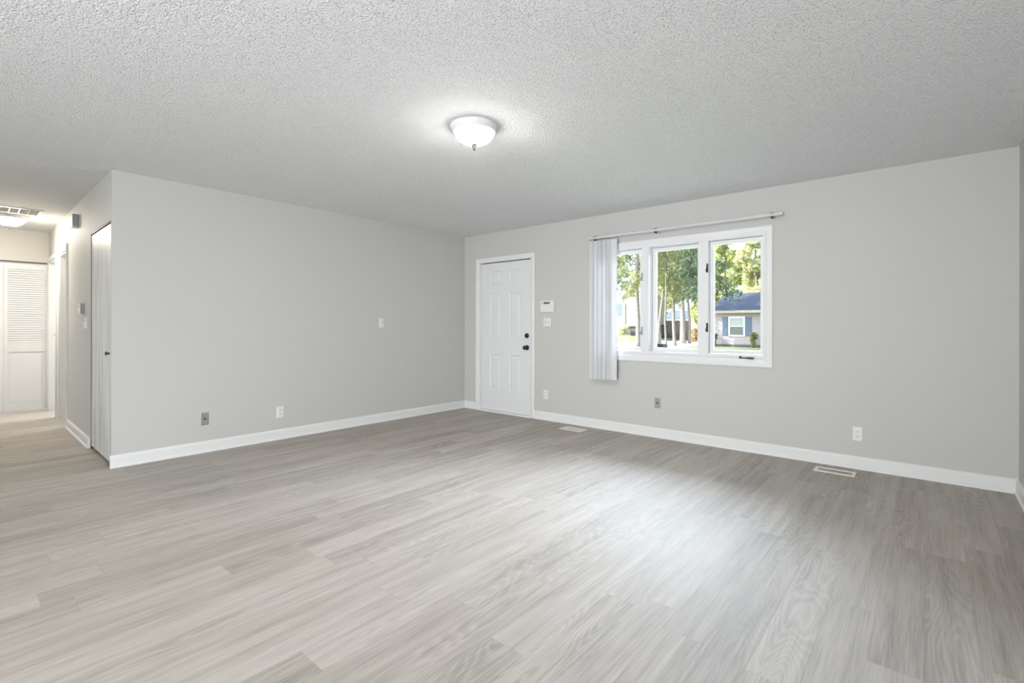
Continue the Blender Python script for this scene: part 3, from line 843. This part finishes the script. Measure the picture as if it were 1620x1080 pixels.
for u in (1.197, 1.243):
    MB().prism([(0.007, -0.007), (0.007, 0.004), (0.018, 0.011), (0.020, 0.006)], lambda a, b2, e: (u + (0.0042 if e else -0.0042), a, 1.192 + b2)).build('toggle', M['plastic'], t)

# ------------------------------------------------------------------ floor registers
def register(label, x0, x1, y0, y1, slots, open_):
    t = thing('floor_register', label, 'floor vent', ((x0 + x1) / 2, (y0 + y1) / 2, 0.0))
    b = 0.026
    plate_h = 0.006
    MB().grid_wall([x0, x0 + b, x1 - b, x1], [y0, y0 + 0.036, y1 - 0.036, y1], [(x0 + b, x1 - b, y0 + 0.036, y1 - 0.036)], lambda u, v, tt: (u, v, tt), 0.0, plate_h).build('register_frame', M['register'], t, bevel=0.002)
    MB().box(x0 + b, x1 - b, y0 + 0.036, y1 - 0.036, 0.0, 0.0012).build('slot_backing', M['slot'] if open_ else M['register'], t)  # in the open register a dark sheet stands in for the unlit duct
    mb = MB()
    n = slots
    wx = (x1 - x0 - 2 * b) / n
    for i in range(n + 1):
        x = x0 + b + i * wx
        mb.box(max(x0 + b, x - wx * 0.19), min(x1 - b, x + wx * 0.19), y0 + 0.036, y1 - 0.036, 0.0012, plate_h - 0.001)
    mb.build('register_bars', M['register'], t)
    return t
register('cream floor register with dark open slots below the right outlet', 4.372, 4.652, -0.300, -0.150, 19, True)
register('pale closed floor register near the entry door', 1.875, 2.160, -0.330, -0.165, 19, False)

# ================================================================== outside
def ground_z(x, y):
    def sm(a, b2, t):
        t = max(0.0, min(1.0, (t - a) / (b2 - a))); return t * t * (3 - 2 * t)
    return -0.42 + 0.62 * sm(36, 44, y) * sm(-16.5, -19.5, x)
gm = MB()
xs = [-60 + 2.0 * i for i in range(56)]; ys = [0.35] + [2 + 2.0 * j for j in range(55)]
vs = [(x, y, ground_z(x, y)) for y in ys for x in xs]
fs = [(j * len(xs) + i, j * len(xs) + i + 1, (j + 1) * len(xs) + i + 1, (j + 1) * len(xs) + i) for j in range(len(ys) - 1) for i in range(len(xs) - 1)]
gm.add(vs, fs, True)
struct(gm.build('lawn', M['lawn'], norm=False), 'lawn outside the window', 'lawn')
struct(MB().poly([(-9.0, 31.2), (-12.2, 28.8), (-18.2, 34.0), (-18.6, 47.6), (-12.4, 47.6), (-9.6, 40.0)], -0.44, -0.40).build('driveway', M['drive']), 'pale driveway beyond the trees', 'driveway')

# ---- grey house across the street
hs = thing('house', 'grey sided house with dark blue grey roof and blue shutters', 'house', (-4, 39, -0.42))
HY = 35.89
MB().box(-8.15, 4.0, HY, 43.0, -0.26, 2.40).build('house_wall', M['siding'], hs)
MB().box(-8.20, 4.05, HY - 0.04, 43.0, -0.42, -0.24).build('foundation', M['foundation'], hs)
MB().prism([(35.42, 2.36), (35.42, 2.44), (39.45, 4.02), (43.5, 2.44), (43.5, 2.36)], lambda a, b2, e: (4.4 if e else -8.42, a, b2)).build('roof', M['shingle'], hs)
MB().box(-8.45, 4.4, 35.33, 35.43, 2.22, 2.42).build('gutter', M['tan'], hs, bevel=0.02)
def house_window(root, x0, x1, z0, z1, y):
    f = MB().grid_wall([x0, x0 + 0.13, x1 - 0.13, x1], [z0, z0 + 0.11, (z0 + z1) / 2 - 0.03, (z0 + z1) / 2 + 0.03, z1 - 0.13, z1],
                   [(x0 + 0.13, x1 - 0.13, z0 + 0.11, (z0 + z1) / 2 - 0.03), (x0 + 0.13, x1 - 0.13, (z0 + z1) / 2 + 0.03, z1 - 0.13)], lambda u, v, t: (u, t, v), y - 0.06, y + 0.02).build('house_window', M['house_white'], root)
    MB().box(x0 + 0.12, x1 - 0.12, y - 0.03, y - 0.02, z0 + 0.1, (z0 + z1) / 2).build('lower_pane', M['pane'], f)
    MB().box(x0 + 0.12, x1 - 0.12, y - 0.03, y - 0.02, (z0 + z1) / 2, z1 - 0.12).build('upper_pane', M['pane_pale'], f)
house_window(hs, -7.08, -5.84, 0.40, 1.97, HY)
for a, b2 in ((-7.54, -7.11), (-5.81, -5.38), (-4.66, -4.23), (-2.8, -2.37)):
    mb = MB().box(a, b2, HY - 0.05, HY + 0.01, 0.44, 1.93)
    mb.build('shutter', M['blue'], hs, bevel=0.015)
house_window(hs, -4.20, -2.83, 0.40, 1.97, HY)

# ---- beige house at the left
bh = thing('house', 'beige sided house gable with white downspout seen in the left pane', 'house', (-20.5, 48, 0.1))
BY = 45.0
MB().prism([(-21.15, 1.36), (-18.0, 1.36), (-18.0, 4.35), (-19.5, 5.2), (-21.15, 4.25)], lambda a, b2, e: (a, 49.6 if e else BY, b2)).build('house_wall', M['siding_beige'], bh)
MB().box(-21.15, -18.0, BY + 0.15, 49.9, 0.0, 1.20).build('foundation', M['foundation'], bh)
MB().box(-21.20, -17.95, BY - 0.06, BY + 0.2, 1.19, 1.38).build('skirt_board', M['house_white'], bh)
MB().prism([(-21.75, 4.30), (-21.75, 4.46), (-19.5, 5.50), (-17.8, 4.60), (-17.8, 4.44), (-19.5, 5.30)], lambda a, b2, e: (a, 49.8 if e else BY - 0.35, b2)).build('roof', M['house_white'], bh)
MB().box(-24.0, -21.15, BY + 0.8, 49.6, 0.0, 4.30).build('side_wing', M['house_white'], bh)
MB().box(-22.25, -21.62, BY + 0.74, BY + 0.82, 2.35, 3.75).build('house_window', M['blue'], bh)
MB().tube([(-21.45, BY - 0.30, 4.40), (-21.35, BY - 0.28, 4.20), (-20.86, BY - 0.10, 3.75), (-20.84, BY - 0.10, 3.5), (-20.84, BY - 0.10, 0.55)], 0.07).build('downspout', M['house_white'], bh)

# ---- garage with a blue roof behind the trunks, and fence
gg = thing('garage', 'white garage with pale blue roof behind the tree trunks', 'garage', (-19.6, 60, -0.42))
MB().box(-22.0, -17.3, 59.0, 64.0, -0.42, 2.35).build('garage_wall', M['house_white'], gg)
MB().prism([(58.6, 2.30), (61.5, 3.35), (64.4, 2.30)], lambda a, b2, e: (-17.0 if e else -22.3, a, b2)).build('garage_roof', M['blue'], gg)
fc = thing('board_fence', 'dark weathered board fence behind the tree trunks', 'fence', (-17.4, 50, -0.42))
fb = MB()
nfb = 24
for i in range(nfb):
    x = -18.9 + i * 0.145
    fb.box(x, x + 0.13, 50.0, 50.03, -0.40, 1.82 + 0.02 * ((i * 7) % 3))
fb.build('fence_boards', M['fence'], fc)
for x in (-18.85, -17.2, -15.55):
    MB().box(x - 0.05, x + 0.05, 50.03, 50.13, -0.42, 1.75).build('fence_post', M['fence'], fc)

# ---- overhead cable
tag(MB().tube([(-45 + 7.5 * i, 34.0, 4.15 - 0.25 * math.sin(PI * i / 10)) for i in range(11)], 0.018, 6).build('street_cable', M['wire'], loc=(-7.5, 34, 3.9)),
    'thin pale overhead cable above the grey house roof', 'cable')

# ---- vegetation
def leaf_cloud(mb, clumps, n, size, droop=0.0, seed=1, aspect=1.0):
    rnd = random.Random(seed)
    for _ in range(n):
        c, rr = clumps[rnd.randrange(len(clumps))]
        while True:
            p = Vector((rnd.uniform(-1, 1), rnd.uniform(-1, 1), rnd.uniform(-1, 1)))
            if 0.25 < p.length < 1: break
        q = Vector((c[0] + p.x * rr[0], c[1] + p.y * rr[1], c[2] + p.z * rr[2]))
        u = Vector((rnd.gauss(0, 1), rnd.gauss(0, 1), rnd.gauss(0, 0.6) - droop)).normalized()
        w = u.orthogonal().normalized(); w = Matrix.Rotation(rnd.uniform(0, 2 * PI), 3, u) @ w
        s = size * rnd.uniform(0.6, 1.4)
        a, b2 = u * s, w * s * 0.5 * aspect
        mb.add([q - a, q + b2, q + a, q - b2], [(0, 1, 2, 3)])
    return mb

def trunk(path, r0, r1, n=12):
    m = len(path)
    rs = [r0 * 1.35] + [r0 + (r1 - r0) * i / (m - 1) for i in range(1, m)]
    return MB().tube(path, rs, n)

def pine(label, base, top, r, boughs, seed, extra=None, mat='needles'):
    bx, by = base; tx, ty = top
    t = thing('pine_tree', label, 'tree', (bx, by, -0.42), group='tall pines in front of the grey house')
    rnd = random.Random(seed)
    hgt = 15.0
    slope = ((tx - bx) / 6.3, (ty - by) / 6.3)
    path = [(bx + slope[0] * z + 0.05 * math.sin(z * 1.3 + seed), by + slope[1] * z, -0.45 + z) for z in (0, 0.5, 2, 4, 6.5, 9, 12, hgt)]
    tk = trunk(path, r, r * 0.35).build('trunk', M['bark'], t)
    br = MB(); cl = []
    z = boughs
    while z < hgt - 0.5:
        for k in range(3):
            a = rnd.uniform(0, 2 * PI)
            ln = rnd.uniform(1.2, 2.6) * (1 - 0.5 * (z - boughs) / hgt)
            cx, cy = bx + slope[0] * z, by + slope[1] * z
            tip = (cx + math.cos(a) * ln, cy + math.sin(a) * ln, z - 0.45 - rnd.uniform(0.1, 0.6))
            mid = (cx + math.cos(a) * ln * 0.5, cy + math.sin(a) * ln * 0.5, z - 0.42)
            br.tube([(cx, cy, z - 0.45), mid, tip], [0.045, 0.03, 0.012], 5)
            for q in range(4):
                f = 0.4 + 0.2 * q
                cl.append(((cx + math.cos(a) * ln * f, cy + math.sin(a) * ln * f, z - 0.65 - 0.25 * q * rnd.random()), (0.42, 0.42, 0.38)))
        z += rnd.uniform(0.45, 0.75)
    br.build('branches', M['bark'], t)
    leaf_cloud(MB(), cl, len(cl) * 26, 0.16, 1.2, seed, 0.45).build('needle_foliage', M[mat], t, norm=False)
    return t
pine('leaning twin pine trunk at left edge of the middle pane', (-11.10, 31.5), (-10.34, 31.5), 0.135, 5.2, 1)
pine('thin straight pine trunk second from left in the middle pane', (-9.66, 29.8), (-9.66, 29.8), 0.085, 5.6, 2)
pine('slim pine trunk leaning left at centre of the middle pane', (-10.55, 33.7), (-10.80, 33.7), 0.15, 4.6, 3)
pine('thickest pine trunk at right of the middle pane', (-12.30, 40.0), (-12.52, 40.0), 0.28, 5.2, 4, mat='needles_dark')
pine('thin pine trunk just right of the thickest one', (-11.85, 40.5), (-12.10, 40.5), 0.14, 5.0, 5)
pine('stout pine trunk alone in the left pane', (-9.85, 25.7), (-9.95, 25.7), 0.185, 4.4, 6)
t = pine('dark spruce boughs hanging into the upper left of the right pane', (-5.35, 25.0), (-5.35, 25.0), 0.16, 4.0, 9, mat='needles_dark')
# the second stem of the leaning pine joins it at the foot
MB().tube([(-10.80, 31.6, -0.45), (-10.86, 31.55, 0.6), (-10.93, 31.5, 1.7)], [0.09, 0.075, 0.06], 10).build('side_stem', M['bark'], D.objects['pine_tree'])

def leafy(label, x, y, h, w, mat, seed, n=3600, size=0.17, low=1.2):
    t = thing('leafy_tree', label, 'tree', (x, y, ground_z(x, y)), group='leafy trees behind the houses')
    rnd = random.Random(seed)
    g = ground_z(x, y)
    trunk([(x, y, g - 0.03), (x + 0.1, y, g + 1.0), (x, y + 0.1, g + h * 0.4), (x - 0.1, y, g + h * 0.8)], 0.2, 0.07).build('trunk', M['bark'], t)
    cl = []
    for _ in range(34):
        f = rnd.random() ** 0.8
        z = g + low + f * (h - low)
        ww = w * math.sqrt(max(0.1, 1 - abs(2 * f - 0.85) ** 2.2)) * 0.75
        a = rnd.uniform(0, 2 * PI); q = rnd.uniform(0.2, 1.0)
        cl.append(((x + math.cos(a) * ww * q, y + math.sin(a) * ww * q, z), (w * 0.30, w * 0.30, w * 0.24)))
    leaf_cloud(MB(), cl, n, size, 0.2, seed, 1.2).build('leaf_crown', M[mat], t, norm=False)
    return t
bg = [(-12.6, 47.5, 8.5, 2.4, 'leaves_yellow', 'yellow green tree right behind the left end of the grey house'),
      (-9.3, 53.0, 12.5, 3.0, 'leaves_yellow', 'tall pale yellow tree behind the grey house at right edge of the right pane'),
      (-14.2, 58.5, 14.0, 2.6, 'leaves_green', 'green tree between grey house and white garage'),
      (-11.0, 66.0, 15.5, 3.6, 'leaves_yellow', 'high yellow tree filling the middle of the right pane'),
      (-18.5, 70.0, 15.0, 3.6, 'leaves_yellow', 'yellow tree behind the white garage'),
      (-25.5, 66.5, 14.0, 3.5, 'leaves_yellow', 'yellow green tree left of the white garage'),
      (-32.2, 62.5, 13.0, 3.3, 'leaves_green', 'green tree rising behind the beige house'),
      (-23.5, 77.5, 17.0, 4.0, 'leaves_green', 'distant green tree between garage and beige house'),
      (-33.5, 77.0, 16.0, 4.0, 'leaves_yellow', 'distant yellow tree high above the beige house roof'),
      (-22.8, 92.0, 22.0, 4.4, 'leaves_green', 'distant green tree behind the high yellow tree')]
for i, (x, y, h, w, mt, lb) in enumerate(bg):
    leafy(lb, x, y, h, w, mt, 20 + i, 8000, 0.21)

def shrub(label, x, y, z, r, h, mat, seed, n=900, size=0.09, base=0.5):
    t = thing('shrub', label, 'shrub', (x, y, z))
    rnd = random.Random(seed)
    MB().tube([(x, y, z - 0.02), (x, y, z + h * 0.5)], 0.03, 6).build('stem', M['bark'], t)
    cl = []
    for i in range(14):
        f = (i + 0.5) / 14
        rr = r * (base + (1 - base) * f)
        a = rnd.uniform(0, 2 * PI)
        cl.append(((x + math.cos(a) * rr * 0.5, y + math.sin(a) * rr * 0.5, z + f * h), (rr * 0.55, rr * 0.55, h * 0.16)))
    leaf_cloud(MB(), cl, n, size, 0, seed, 1.2).build('foliage', M[mat], t, norm=False)
    return t
shrub('vase shaped shrub at the grey house wall right of its window', -5.05, 35.3, -0.42, 0.33, 1.05, 'shrub', 61)
shrub('dark shrub at the left corner of the grey house', -8.0, 35.2, -0.42, 0.28, 1.0, 'needles_dark', 62)
shrub('round yellow green shrub below the white downspout', -20.6, 44.2, 0.18, 0.62, 0.95, 'leaves_yellow', 63, 1100, 0.10, 0.9)
shrub('tan clump of dry ornamental grass beside the thin pine trunk', -13.2, 45.6, -0.42, 0.62, 1.3, 'dry_grass', 64, 1400, 0.17, 0.95)
